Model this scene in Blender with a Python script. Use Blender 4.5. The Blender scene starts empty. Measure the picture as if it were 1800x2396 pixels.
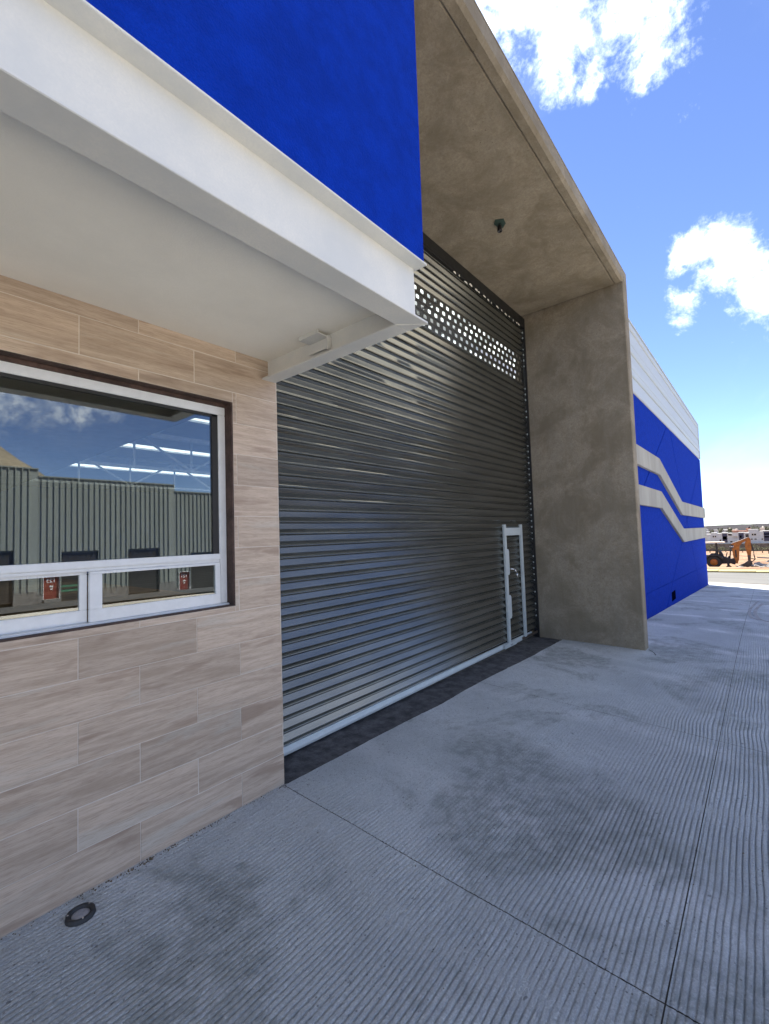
import bpy, bmesh, math, random
import numpy as np
from mathutils import Vector, Matrix
random.seed(7); rng = np.random.default_rng(11)
sc = bpy.context.scene
C = sc.collection
R = math.radians

# ------------------------------------------------------------------ camera
# world: X runs along the facade to the right, Y into the building, Z up; metres
cam_d = bpy.data.cameras.new('camera'); cam = bpy.data.objects.new('camera', cam_d); C.objects.link(cam)
cam_d.sensor_fit = 'HORIZONTAL'; cam_d.sensor_width = 36.0; cam_d.lens = 36.0*1061.47/1800
cam_d.clip_start = 0.05; cam_d.clip_end = 9000
FW = Vector((0.76806251, 0.63831476, 0.05132503)); RT = Vector((0.64009733, -0.76761926, -0.03218817)); UP = Vector((-0.0188519, -0.05757554, 0.99816314))
M = Matrix((RT, UP, -FW)).transposed().to_4x4(); M.translation = (-1.95, -2.573, 1.648)
cam.matrix_world = M
sc.camera = cam

# ------------------------------------------------------------------ light
SUN_EL = R(57); SUN_AZ = math.atan2(0.72, 0.69)          # azimuth measured from +X towards +Y
sdir = Vector((math.cos(SUN_EL)*math.cos(SUN_AZ), math.cos(SUN_EL)*math.sin(SUN_AZ), math.sin(SUN_EL)))
sun_d = bpy.data.lights.new('sun', 'SUN'); sun_d.energy = 5.0; sun_d.angle = R(0.53); sun_d.color = (1.0, 0.95, 0.87)
sun = bpy.data.objects.new('sun', sun_d); C.objects.link(sun)
sun.rotation_euler = sdir.to_track_quat('Z', 'Y').to_euler(); sun.location = (10, 10, 40)
sc.view_settings.view_transform = 'Standard'; sc.view_settings.look = 'None'
sc.view_settings.exposure = 1.68; sc.cycles.use_denoising = True; sc.cycles.use_adaptive_sampling = False;  sc.view_settings.gamma = 1.0; sc.view_settings.use_curve_mapping = False

class NT:
    """small helper round a node tree"""
    def __init__(s, tree): s.t = tree; s.n = tree.nodes; s.l = tree.links
    def add(s, typ, ins=None, **props):
        nd = s.n.new(typ)
        for k, v in props.items(): setattr(nd, k, v)
        for k, v in (ins or {}).items():
            sock = nd.inputs[k]
            if isinstance(v, bpy.types.NodeSocket): s.l.new(v, sock)
            else: sock.default_value = v
        return nd
    def math(s, op, a, b=0.0, c=0.0, clamp=False):
        nd = s.add('ShaderNodeMath', {0: a, 1: b, 2: c}, operation=op); nd.use_clamp = clamp; return nd.outputs[0]
    def vmath(s, op, a, b=(0, 0, 0)):
        nd = s.add('ShaderNodeVectorMath', {0: a, 1: b}, operation=op); return nd.outputs[0]
    def noise(s, vec, scale, detail=4, rough=.55, dist=0.0, col=False):
        nd = s.add('ShaderNodeTexNoise', {'Vector': vec, 'Scale': scale, 'Detail': detail, 'Roughness': rough, 'Distortion': dist})
        return nd.outputs['Color' if col else 0]
    def ramp(s, fac, lo, hi, a=0.0, b=1.0):
        nd = s.add('ShaderNodeMapRange', {0: fac, 1: lo, 2: hi, 3: a, 4: b}); nd.clamp = True; nd.interpolation_type = 'SMOOTHSTEP'; return nd.outputs[0]
    def mix(s, fac, a, b, blend='MIX'):
        nd = s.add('ShaderNodeMix', data_type='RGBA', blend_type=blend)
        for i, v in ((0, fac), (6, a), (7, b)):
            if isinstance(v, bpy.types.NodeSocket): s.l.new(v, nd.inputs[i])
            else: nd.inputs[i].default_value = (v if i == 0 else (*v[:3], 1))
        return nd.outputs[2]

# sky with scattered cumulus, all by direction
w = bpy.data.worlds.new('World'); sc.world = w; w.use_nodes = True
w.node_tree.nodes.clear(); T = NT(w.node_tree)
out = T.add('ShaderNodeOutputWorld')
sky = T.add('ShaderNodeTexSky', sky_type='NISHITA'); sky.sun_disc = False
sky.sun_elevation = SUN_EL; sky.sun_rotation = math.pi/2 - SUN_AZ
sky.altitude = 1900; sky.air_density = 0.75; sky.dust_density = 0.0; sky.ozone_density = 2.0
dirv = T.add('ShaderNodeTexCoord').outputs['Generated']
CLOUDS = [((.60, .24, .764), .10, .85), ((.647, .187, .739), .085, .85), ((.69, .125, .715), .07, .85), ((.703, .058, .709), .05, .8), ((.735, .085, .673), .045, .7), ((.71, .15, .68), .05, .72),
          ((.70, .185, .69), .05, .55), ((.55, .20, .81), .13, 1.0), ((.60, .08, .795), .09, 1.0),
          ((.889, .056, .45), .044, 1.05), ((.904, .018, .415), .058, 1.05), ((.907, .045, .418), .04, 1.0), ((.913, .066, .388), .040, .9), ((.925, .088, .356), .030, .65), ((.93, -.04, .365), .07, .9)]
mask = None
for c, rad, amp in CLOUDS:
    c = Vector(c).normalized()
    dist = T.add('ShaderNodeVectorMath', {0: dirv, 1: c}, operation='DISTANCE').outputs['Value']
    g = T.ramp(dist, 0.0, rad*1.9, amp, 0.0)
    mask = g if mask is None else T.math('MAXIMUM', mask, g)
# unseen cumulus added over the dome to brighten the shaded ground; the photograph shows clear air round its two clouds
n0 = T.noise(T.vmath('ADD', dirv, (4.3, 1.7, 2.9)), 3.1, 3, .5)
clear = T.ramp(T.add('ShaderNodeVectorMath', {0: dirv, 1: Vector((.84, .10, .53)).normalized()}, operation='DISTANCE').outputs['Value'], .42, .62)
up = T.ramp(T.add('ShaderNodeSeparateXYZ', {0: dirv}).outputs[2], .10, .34)
mask = T.math('MAXIMUM', mask, T.math('MULTIPLY', T.math('MULTIPLY', T.ramp(n0, .455, .61), clear), up))
n1 = T.noise(dirv, 13.0, 12, .66, .25)
n2 = T.noise(dirv, 60.0, 6, .65, .4)
dens = T.math('ADD', T.math('MULTIPLY', mask, .46), T.math('ADD', T.math('MULTIPLY', n1, 1.15), T.math('MULTIPLY', n2, .30)))
alpha = T.ramp(dens, .90, 1.15)
lit = T.ramp(dens, 1.0, 1.36, .0, 1.0)
wisp = T.math('MULTIPLY', T.ramp(T.noise(dirv, 3.0, 6, .6, .5), .50, .78), .10)
skyc = T.add('ShaderNodeHueSaturation', {'Hue': .510, 'Saturation': 1.07, 'Value': 1.0, 'Color': sky.outputs[0]}).outputs[0]
cl = T.mix(lit, (4.0, 4.7, 6.3), (10.5, 10.5, 10.5))
col = T.mix(wisp, skyc, (6.0, 6.6, 8.0)); col = T.mix(alpha, col, cl)
bg = T.add('ShaderNodeBackground', {'Color': col, 'Strength': 0.102}); T.l.new(bg.outputs[0], out.inputs[0])

# ------------------------------------------------------------------ materials
MAT = {}
def new_mat(name):
    m = bpy.data.materials.new(name); m.use_nodes = True; t = NT(m.node_tree); b = t.n['Principled BSDF']; MAT[name] = m
    return m, t, b
def setb(t, b, **k):
    for kk, v in k.items():
        s = b.inputs[kk.replace('_', ' ')]
        if isinstance(v, bpy.types.NodeSocket): t.l.new(v, s)
        else: s.default_value = (*v, 1) if isinstance(v, tuple) and len(v) == 3 else v
def bump(t, b, h, strength=.4, dist=.01):
    nd = t.add('ShaderNodeBump', {'Height': h, 'Strength': strength, 'Distance': dist}); t.l.new(nd.outputs[0], b.inputs['Normal'])
def rough_mat(name, base, var=.25, scale=3.0, fine=60.0, rough=.85, metal=0.0, bs=.3, bd=.004, tint=None, spec=.35, stretch=(1, 1, 1)):
    """mottled matte surface: large blotches, fine grain and a grainy relief"""
    m, t, b = new_mat(name)
    co = t.add('ShaderNodeTexCoord').outputs['Object']
    cs = t.vmath('MULTIPLY', co, stretch)
    a = t.ramp(t.noise(cs, scale, 6, .62), .3, .7); f = t.ramp(t.noise(co, fine, 3, .6), .25, .75)
    lo = tuple(c*(1-var) for c in base); hi = tuple(min(1, c*(1+var)) for c in (tint or base))
    c1 = t.mix(a, lo, hi); c2 = t.mix(t.math('MULTIPLY', f, .45), c1, tuple(c*(1-var*1.2) for c in base))
    setb(t, b, Base_Color=c2, Roughness=rough, Metallic=metal, Specular_IOR_Level=spec)
    bump(t, b, t.math('ADD', f, t.math('MULTIPLY', a, .5)), bs, bd)
    return m
def plain(name, base, rough=.5, metal=0.0, spec=.5, var=.12, scale=8.0):
    m, t, b = new_mat(name)
    co = t.add('ShaderNodeTexCoord').outputs['Object']
    f = t.noise(co, scale, 5, .6)
    c = t.mix(t.ramp(f, .3, .7), tuple(x*(1-var) for x in base), tuple(min(1, x*(1+var)) for x in base))
    setb(t, b, Base_Color=c, Roughness=t.ramp(f, .2, .8, rough*.85, min(1, rough*1.15)), Metallic=metal, Specular_IOR_Level=spec)
    return m

def concrete_slab():
    m, t, b = new_mat('brushed_concrete')
    co = t.add('ShaderNodeTexCoord').outputs['Object']
    sep = t.add('ShaderNodeSeparateXYZ', {0: co}); x, y = sep.outputs[0], sep.outputs[1]
    a = t.ramp(t.noise(co, .9, 5, .6, .6), .35, .68); f = t.ramp(t.noise(co, 120, 5, .8), .38, .64); g = t.ramp(t.noise(co, 7, 5, .65), .3, .7)
    c = t.mix(a, (.53, .55, .545), (.72, .745, .74))
    c = t.mix(t.math('MULTIPLY', g, .4), c, (.56, .595, .60))
    c = t.mix(t.math('MULTIPLY', f, .5), c, (.29, .305, .30))
    # pale slurry left where one pass of the rake ended and the next began
    ph = t.math('FRACT', t.math('DIVIDE', t.math('ADD', t.math('ADD', x, t.math('MULTIPLY', y, -.12)), t.math('MULTIPLY', t.noise(co, 1.6, 3), .25)), 1.72))
    band = t.math('MULTIPLY', t.ramp(t.math('ABSOLUTE', t.math('SUBTRACT', ph, .5)), .01, .13, .9, 0), t.ramp(t.noise(co, 2.2, 4), .3, .6))
    c = t.mix(t.math('MULTIPLY', band, t.ramp(x, 3.0, 7.0, .35, 1.0)), c, (.80, .80, .79))
    # oily, darker trodden patches in front of the shutter
    st = t.ramp(t.noise(t.vmath('ADD', co, (3.1, .7, 0)), .75, 9, .66, .5), .52, .60)
    c = t.mix(t.math('MULTIPLY', t.math('MULTIPLY', st, t.ramp(t.noise(co, 11, 6, .7), .36, .62, .25, 1.0)), .60), c, (.19, .205, .185))
    c = t.mix(t.math('MULTIPLY', t.ramp(t.noise(co, 42, 6, .75, .3), .52, .62), .38), c, (.26, .275, .27))
    c = t.mix(t.math('MULTIPLY', t.ramp(t.noise(t.vmath('ADD', co, (9, 4, 0)), 75, 4, .7), .60, .70), .5), c, (.80, .80, .78))
    vo = t.add('ShaderNodeTexVoronoi', {'Vector': co, 'Scale': 34.0}).outputs['Distance']
    c = t.mix(t.math('MULTIPLY', t.math('MULTIPLY', t.ramp(vo, .10, .17, 1, 0), t.ramp(t.noise(co, 3.3, 4), .46, .56)), .75), c, (.13, .13, .125))
    sp = t.ramp(t.noise(co, 26, 2, .5), .70, .76)
    c = t.mix(t.math('MULTIPLY', sp, .6), c, (.09, .09, .09))
    setb(t, b, Base_Color=c, Roughness=.82, Specular_IOR_Level=.35)
    bump(t, b, t.math('ADD', f, t.math('MULTIPLY', g, .4)), .8, .006)
concrete_slab()
def tile_mat():
    m, t, b = new_mat('wood_look_tile')
    co = t.add('ShaderNodeTexCoord').outputs['Object']
    rnd = t.add('ShaderNodeObjectInfo').outputs['Random']
    off = t.add('ShaderNodeCombineXYZ', {0: t.math('MULTIPLY', rnd, 37.0), 1: 0.0, 2: t.math('MULTIPLY', rnd, 91.0)}).outputs[0]
    p = t.vmath('ADD', co, off)
    s1 = t.vmath('MULTIPLY', p, (2.0, 1, 30)); s2 = t.vmath('MULTIPLY', p, (14, 1, 300)); s3 = t.vmath('MULTIPLY', p, (1.1, 1, 7))
    g1 = t.ramp(t.noise(s1, 1.0, 8, .68, .5), .36, .64); g2 = t.ramp(t.noise(s2, 1.0, 5, .7, .2), .48, .66); g3 = t.noise(s3, 1.0, 4, .6, .7)
    c = t.mix(g1, (.41, .315, .23), (.55, .435, .33))
    c = t.mix(t.math('MULTIPLY', t.ramp(g3, .56, .67), .65), c, (.29, .205, .145))
    c = t.mix(t.math('MULTIPLY', t.ramp(g3, .46, .30), .6), c, (.50, .45, .37))
    c = t.mix(t.math('MULTIPLY', g2, .52), c, (.26, .18, .13))
    tone = t.ramp(rnd, 0, 1, .87, 1.07)
    c = t.mix(1.0, c, t.add('ShaderNodeCombineColor', {0: tone, 1: tone, 2: tone}).outputs[0], 'MULTIPLY')
    setb(t, b, Base_Color=c, Roughness=.46, Specular_IOR_Level=.4)
    bump(t, b, t.math('ADD', g2, g1), .12, .002)
tile_mat()
rough_mat('grout', (.62, .55, .46), .12, 12, 200, .9)
rough_mat('blue_stucco', (.001, .031, .345), .16, 9.0, 110, .9, bs=.8, bd=.006, spec=.08)
def portal_mat():
    m, t, b = new_mat('portal_concrete')
    co = t.add('ShaderNodeTexCoord').outputs['Object']
    a = t.ramp(t.noise(co, 1.9, 8, .68, .5), .37, .64); m1 = t.ramp(t.noise(t.vmath('MULTIPLY', co, (5, 5, 1.1)), 1.0, 7, .65, .3), .36, .66)
    f = t.ramp(t.noise(co, 45, 7, .8), .36, .66); g = t.ramp(t.noise(co, 12, 6, .7), .35, .65)
    c = t.mix(a, (.185, .152, .105), (.345, .295, .22)); c = t.mix(t.math('MULTIPLY', m1, .45), c, (.30, .27, .215))
    c = t.mix(t.math('MULTIPLY', g, .35), c, (.20, .165, .115)); c = t.mix(t.math('MULTIPLY', f, .55), c, (.19, .155, .105))
    pit = t.ramp(t.add('ShaderNodeTexVoronoi', {'Vector': co, 'Scale': 16.0}).outputs['Distance'], .05, .10, 1, 0)
    c = t.mix(t.math('MULTIPLY', pit, t.ramp(t.noise(co, 2.1, 3), .5, .6)), c, (.10, .085, .06))
    setb(t, b, Base_Color=c, Roughness=.88, Specular_IOR_Level=.25)
    bump(t, b, t.math('ADD', f, g), .5, .004)
portal_mat()
rough_mat('band_concrete', (.35, .33, .28), .16, 1.6, 60, .85, bs=.3, bd=.003, stretch=(1, 1, .4))
rough_mat('white_plaster', (.82, .785, .69), .05, 2, 150, .8, bs=.18, bd=.002)
rough_mat('white_paint', (.60, .61, .59), .07, 2.5, 120, .6, bs=.12, bd=.002, tint=(.64, .625, .57))
rough_mat('brown_reveal', (.075, .045, .035), .5, 9, 60, .7, bs=.4, bd=.004)
plain('aluminium', (.70, .71, .70), .35, .0, .5, .04, 20)
plain('dark_gasket', (.02, .02, .02), .6)
plain('black_metal', (.012, .012, .012), .55)
plain('grey_paint', (.46, .50, .49), .45, .1, .5, .06, 10)
rough_mat('joint_dirt', (.10, .09, .075), .4, 5, 60, .95)
plain('vent_shade_black', (.003, .004, .012), 1.0, 0, 0.0)
plain('chrome', (.7, .7, .7), .2, 1.0)
plain('socket_black', (.012, .010, .010), .3)
plain('box_green', (.03, .055, .045), .5)
rough_mat('threshold_concrete', (.085, .085, .088), .55, 9, 60, .8, bs=.5, bd=.004)
rough_mat('roof_metal', (.55, .55, .55), .08, 3, 30, .5, .3)
rough_mat('interior_wall', (.08, .13, .34), .05, 3, 30, .8)
plain('truss_white', (.75, .75, .75), .5)
rough_mat('cladding_white', (.46, .49, .49), .07, .8, 25, .5, .0, bs=.05, stretch=(.15, 1, 4))
rough_mat('grey_cladding', (.29, .31, .28), .10, .7, 20, .6, .0, bs=.1, stretch=(1, 1, .2))
rough_mat('yard_concrete', (.58, .53, .45), .18, .35, 30, .9, bs=.3, bd=.006)
rough_mat('dark_floor', (.07, .068, .065), .2, .6, 20, .8)
rough_mat('asphalt', (.085, .082, .076), .2, .4, 20, .9)
rough_mat('far_pavement', (.25, .235, .20), .14, .4, 20, .9)
rough_mat('road_surface', (.12, .115, .10), .15, .4, 20, .9)
rough_mat('pale_kerb', (.36, .29, .12), .16, 2, 30, .85)
rough_mat('dry_earth', (.20, .105, .05), .35, .25, 6, .95, tint=(.27, .17, .095), bs=.6, bd=.05)
rough_mat('scrub_hill', (.012, .0075, .006), .4, .03, .25, 1.0, tint=(.018, .012, .008))
rough_mat('dry_hill', (.24, .20, .14), .35, .06, .5, 1.0)
rough_mat('stone_wall', (.12, .105, .085), .4, .8, 3, .95)
rough_mat('rubble_grey', (.23, .22, .205), .25, 2, 20, .9, bs=.5, bd=.02)
rough_mat('house_white', (.46, .47, .45), .06, .5, 8, .85)
rough_mat('house_cream', (.58, .52, .43), .08, .5, 8, .85)
rough_mat('house_terracotta', (.42, .22, .15), .1, .5, 8, .85)
plain('navy_glass', (.02, .025, .06), .2)
plain('window_dark', (.02, .02, .022), .15)
plain('digger_yellow', (.30, .095, .008), .45, 0, .4, .3, 3)
plain('digger_black', (.018, .016, .015), .55, 0, .4, .3, 4)
plain('tyre_rubber', (.014, .013, .012), .85)
plain('digger_roof', (.62, .52, .40), .6)
rough_mat('bucket_steel', (.10, .075, .055), .35, 4, 20, .7, .3)
plain('red_door', (.22, .035, .022), .5)
plain('sign_white', (.8, .8, .78), .6)
plain('dark_shutter', (.045, .04, .035), .5)
plain('green_stripe', (.04, .22, .13), .6)
rough_mat('leaf_dry', (.075, .075, .035), .3, 3, 20, .9)
rough_mat('bark', (.09, .065, .045), .3, 3, 20, .9)
rough_mat('drain_cap', (.28, .28, .29), .2, 20, 100, .7)
rough_mat('debris', (.16, .12, .075), .5, 30, 100, .95)
plain('skid_rubber', (.26, .25, .235), .8, 0, .3, .4, 2)

def shutter_metal():
    m, t, b = new_mat('shutter_metal')
    co = t.add('ShaderNodeTexCoord').outputs['Object']
    geo = t.add('ShaderNodeNewGeometry').outputs['Position']
    f = t.noise(t.vmath('MULTIPLY', geo, (1.2, 1, 9)), 1.0, 5, .6)
    g = t.noise(geo, 70, 3, .6)
    c = t.mix(t.ramp(f, .3, .7), (.18, .18, .158), (.23, .23, .203))
    c = t.mix(t.math('MULTIPLY', t.ramp(g, .62, .8), .12), c, (.30, .29, .27))
    setb(t, b, Base_Color=c, Roughness=t.ramp(f, .3, .7, .22, .27), Metallic=.86, Specular_IOR_Level=.5)
shutter_metal()
def glass():
    m = bpy.data.materials.new('reflective_glass'); m.use_nodes = True; MAT['reflective_glass'] = m
    t = NT(m.node_tree); t.n.clear(); o = t.add('ShaderNodeOutputMaterial')
    tr = t.add('ShaderNodeBsdfTransparent', {'Color': (.84, .88, .87, 1)}); gl = t.add('ShaderNodeBsdfGlossy', {'Color': (.93, .96, .96, 1), 'Roughness': 0.0})
    fr = t.add('ShaderNodeFresnel', {'IOR': 1.5}).outputs[0]
    mx = t.add('ShaderNodeMixShader', {0: t.math('ADD', t.math('MULTIPLY', fr, .8), .085, clamp=True), 1: tr.outputs[0], 2: gl.outputs[0]}); t.l.new(mx.outputs[0], o.inputs[0])
glass()
def skylight():
    m = bpy.data.materials.new('translucent_sheet'); m.use_nodes = True; MAT['translucent_sheet'] = m
    t = NT(m.node_tree); t.n.clear(); o = t.add('ShaderNodeOutputMaterial')
    tr = t.add('ShaderNodeBsdfTranslucent', {'Color': (.74, .77, .75, 1)}); df = t.add('ShaderNodeBsdfDiffuse', {'Color': (.8, .82, .8, 1)})
    mx = t.add('ShaderNodeMixShader', {0: .2, 1: tr.outputs[0], 2: df.outputs[0]}); t.l.new(mx.outputs[0], o.inputs[0])
skylight()

# ------------------------------------------------------------------ mesh helpers
class MB:
    def __init__(s): s.v = []; s.f = []
    def box(s, x0, x1, y0, y1, z0, z1):
        n = len(s.v); s.v += [(x, y, z) for z in (z0, z1) for x, y in ((x0, y0), (x1, y0), (x1, y1), (x0, y1))]
        s.f += [tuple(n+i for i in q) for q in ((3, 2, 1, 0), (4, 5, 6, 7), (0, 1, 5, 4), (1, 2, 6, 5), (2, 3, 7, 6), (3, 0, 4, 7))]; return s
    def quad(s, *p): n = len(s.v); s.v += list(p); s.f.append(tuple(range(n, n+len(p)))); return s
    def prism(s, pts, axis, a, b):
        """polygon in the plane normal to axis, extruded from a to b"""
        def P(p, d): return (d, p[0], p[1]) if axis == 'X' else ((p[0], d, p[1]) if axis == 'Y' else (p[0], p[1], d))
        n = len(s.v); k = len(pts)
        s.v += [P(p, a) for p in pts]+[P(p, b) for p in pts]
        s.f += [tuple(range(n+k-1, n-1, -1)), tuple(range(n+k, n+2*k))]+[(n+i, n+(i+1) % k, n+k+(i+1) % k, n+k+i) for i in range(k)]; return s
    def bar(s, p, q, r, n=6, r2=None):
        p, q = Vector(p), Vector(q); d = (q-p).normalized(); a = d.orthogonal().normalized(); b = d.cross(a); r2 = r if r2 is None else r2
        m = len(s.v)
        for c, rr in ((p, r), (q, r2)):
            s.v += [tuple(c+(a*math.cos(2*math.pi*i/n)+b*math.sin(2*math.pi*i/n))*rr) for i in range(n)]
        s.f += [(m+i, m+(i+1) % n, m+n+(i+1) % n, m+n+i) for i in range(n)]+[tuple(range(m+n-1, m-1, -1)), tuple(range(m+n, m+2*n))]; return s
    def lathe(s, prof, c, axis='Z', n=28):
        m = len(s.v); k = len(prof)
        for i in range(n):
            t = 2*math.pi*i/n
            for r, h in prof:
                x, y = r*math.cos(t), r*math.sin(t)
                s.v.append((c[0]+x, c[1]+y, c[2]+h) if axis == 'Z' else (c[0]+h, c[1]+x, c[2]+y))
        for i in range(n):
            j = (i+1) % n
            s.f += [(m+i*k+q, m+j*k+q, m+j*k+q+1, m+i*k+q+1) for q in range(k-1)]
        return s
    def build(s, name, mat, parent=None, loc=None, bevel=0.0, smooth=False):
        me = bpy.data.meshes.new(name); me.from_pydata([tuple(map(float, p)) for p in s.v], [], s.f); me.validate(); me.update()
        bm = bmesh.new(); bm.from_mesh(me); bmesh.ops.recalc_face_normals(bm, faces=bm.faces)
        if bevel: bmesh.ops.bevel(bm, geom=[e for e in bm.edges if e.calc_face_angle(0) > .6], offset=bevel, segments=2, affect='EDGES', clamp_overlap=True)
        bm.to_mesh(me); bm.free()
        me.materials.append(MAT[mat])
        if smooth: me.polygons.foreach_set('use_smooth', [True]*len(me.polygons))
        return link(name, me, parent, loc)
def link(name, me, parent=None, loc=None):
    o = bpy.data.objects.new(name, me); C.objects.link(o)
    if parent is not None: o.parent = parent
    if loc is not None: o.location = loc
    return o
def tag(o, label=None, cat=None, group=None, kind=None):
    for k, v in (('label', label), ('category', cat), ('group', group), ('kind', kind)):
        if v: o[k] = v
    return o
def empty(name, loc=(0, 0, 0)):
    o = bpy.data.objects.new(name, None); C.objects.link(o); o.location = loc; o.empty_display_size = .1; return o
def text_part(name, body, size, mat, parent, loc, rot, depth=.004, bold=.0):
    cu = bpy.data.curves.new(name, 'FONT'); cu.body = body; cu.size = size; cu.align_x = 'CENTER'; cu.align_y = 'CENTER'; cu.extrude = depth; cu.offset = bold
    tmp = bpy.data.objects.new(name, cu); C.objects.link(tmp)
    dg = bpy.context.evaluated_depsgraph_get(); me = bpy.data.meshes.new_from_object(tmp.evaluated_get(dg)); bpy.data.objects.remove(tmp)
    me.materials.clear(); me.materials.append(MAT[mat])
    o = link(name, me, parent, loc); o.rotation_euler = rot; return o

# value noise for vertex work
def vnoise(x, y, seed):
    r = np.random.default_rng(seed).random((256, 256)); x0 = np.floor(x).astype(int); y0 = np.floor(y).astype(int)
    fx = x-x0; fy = y-y0; fx = fx*fx*(3-2*fx); fy = fy*fy*(3-2*fy)
    g = lambda i, j: r[i % 256, j % 256]
    return (g(x0, y0)*(1-fx)+g(x0+1, y0)*fx)*(1-fy)+(g(x0, y0+1)*(1-fx)+g(x0+1, y0+1)*fx)*fy
def fbm(x, y, seed, o=4):
    a = 0; s = 0
    for i in range(o): a = a+vnoise(x*2**i+17*i, y*2**i+5*i, seed+i)*.5**i; s += .5**i
    return a/s
ZX = [(-600, 0), (1, 0), (5.3, -.045), (8, -.125), (20.4, -.75), (62, -3.08), (150, -6.6), (283, -11.8), (420, -13), (900, -18), (3000, -25)]
ZY = [(-1500, -6), (-40, -4.15), (-30, -3.6), (-13, 0), (1500, 0)]
def gz(x, y=0.0):
    return np.interp(x, [p[0] for p in ZX], [p[1] for p in ZX])+np.interp(y, [p[0] for p in ZY], [p[1] for p in ZY])
def grid_mesh(name, X, Y, Z, mat, parent=None, smooth=True):
    nx, ny = X.shape; co = np.stack([X, Y, Z], -1).reshape(-1, 3).astype(np.float32)
    i = np.arange(nx*ny).reshape(nx, ny); q = np.stack([i[:-1, :-1], i[1:, :-1], i[1:, 1:], i[:-1, 1:]], -1).reshape(-1, 4)
    me = bpy.data.meshes.new(name); me.vertices.add(len(co)); me.vertices.foreach_set('co', co.ravel())
    me.loops.add(q.size); me.loops.foreach_set('vertex_index', q.ravel().astype(np.int32))
    me.polygons.add(len(q)); me.polygons.foreach_set('loop_start', np.arange(0, q.size, 4, dtype=np.int32)); me.polygons.foreach_set('loop_total', np.full(len(q), 4, dtype=np.int32))
    me.update(calc_edges=True); me.validate()
    if smooth: me.polygons.foreach_set('use_smooth', np.ones(len(q), dtype=bool))
    me.materials.append(MAT[mat]); return link(name, me, parent)

# ------------------------------------------------------------------ the ground
xs = np.unique(np.concatenate([np.linspace(-600, -30, 20), np.linspace(-30, 110, 141), np.linspace(110, 300, 60), np.linspace(300, 3000, 40), [283, 283.4]]))
ys = np.unique(np.concatenate([np.linspace(-1500, -80, 20), np.linspace(-80, 60, 120), np.linspace(60, 1500, 20)]))
X, Y = np.meshgrid(xs, ys, indexing='ij'); Z = gz(X, Y)-.05
rough = np.clip((X-47)/6, 0, 1)*np.clip((285-X)/5, 0, 1)
Z = Z+rough*(fbm(X*.35, Y*.35, 3)-.5)*.55+np.where(X < 47, 0, 0)
Z = Z-np.where((X > 21) & (X < 47), .08, 0)-np.where((X < 23.6) & (X > -20) & (Y < .5) & (Y > -13.5), .12, 0)
ground = tag(grid_mesh('ground', X, Y, Z, 'dry_earth'), 'dry tan earth running out to the far hills', None, None, 'structure')

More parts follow.
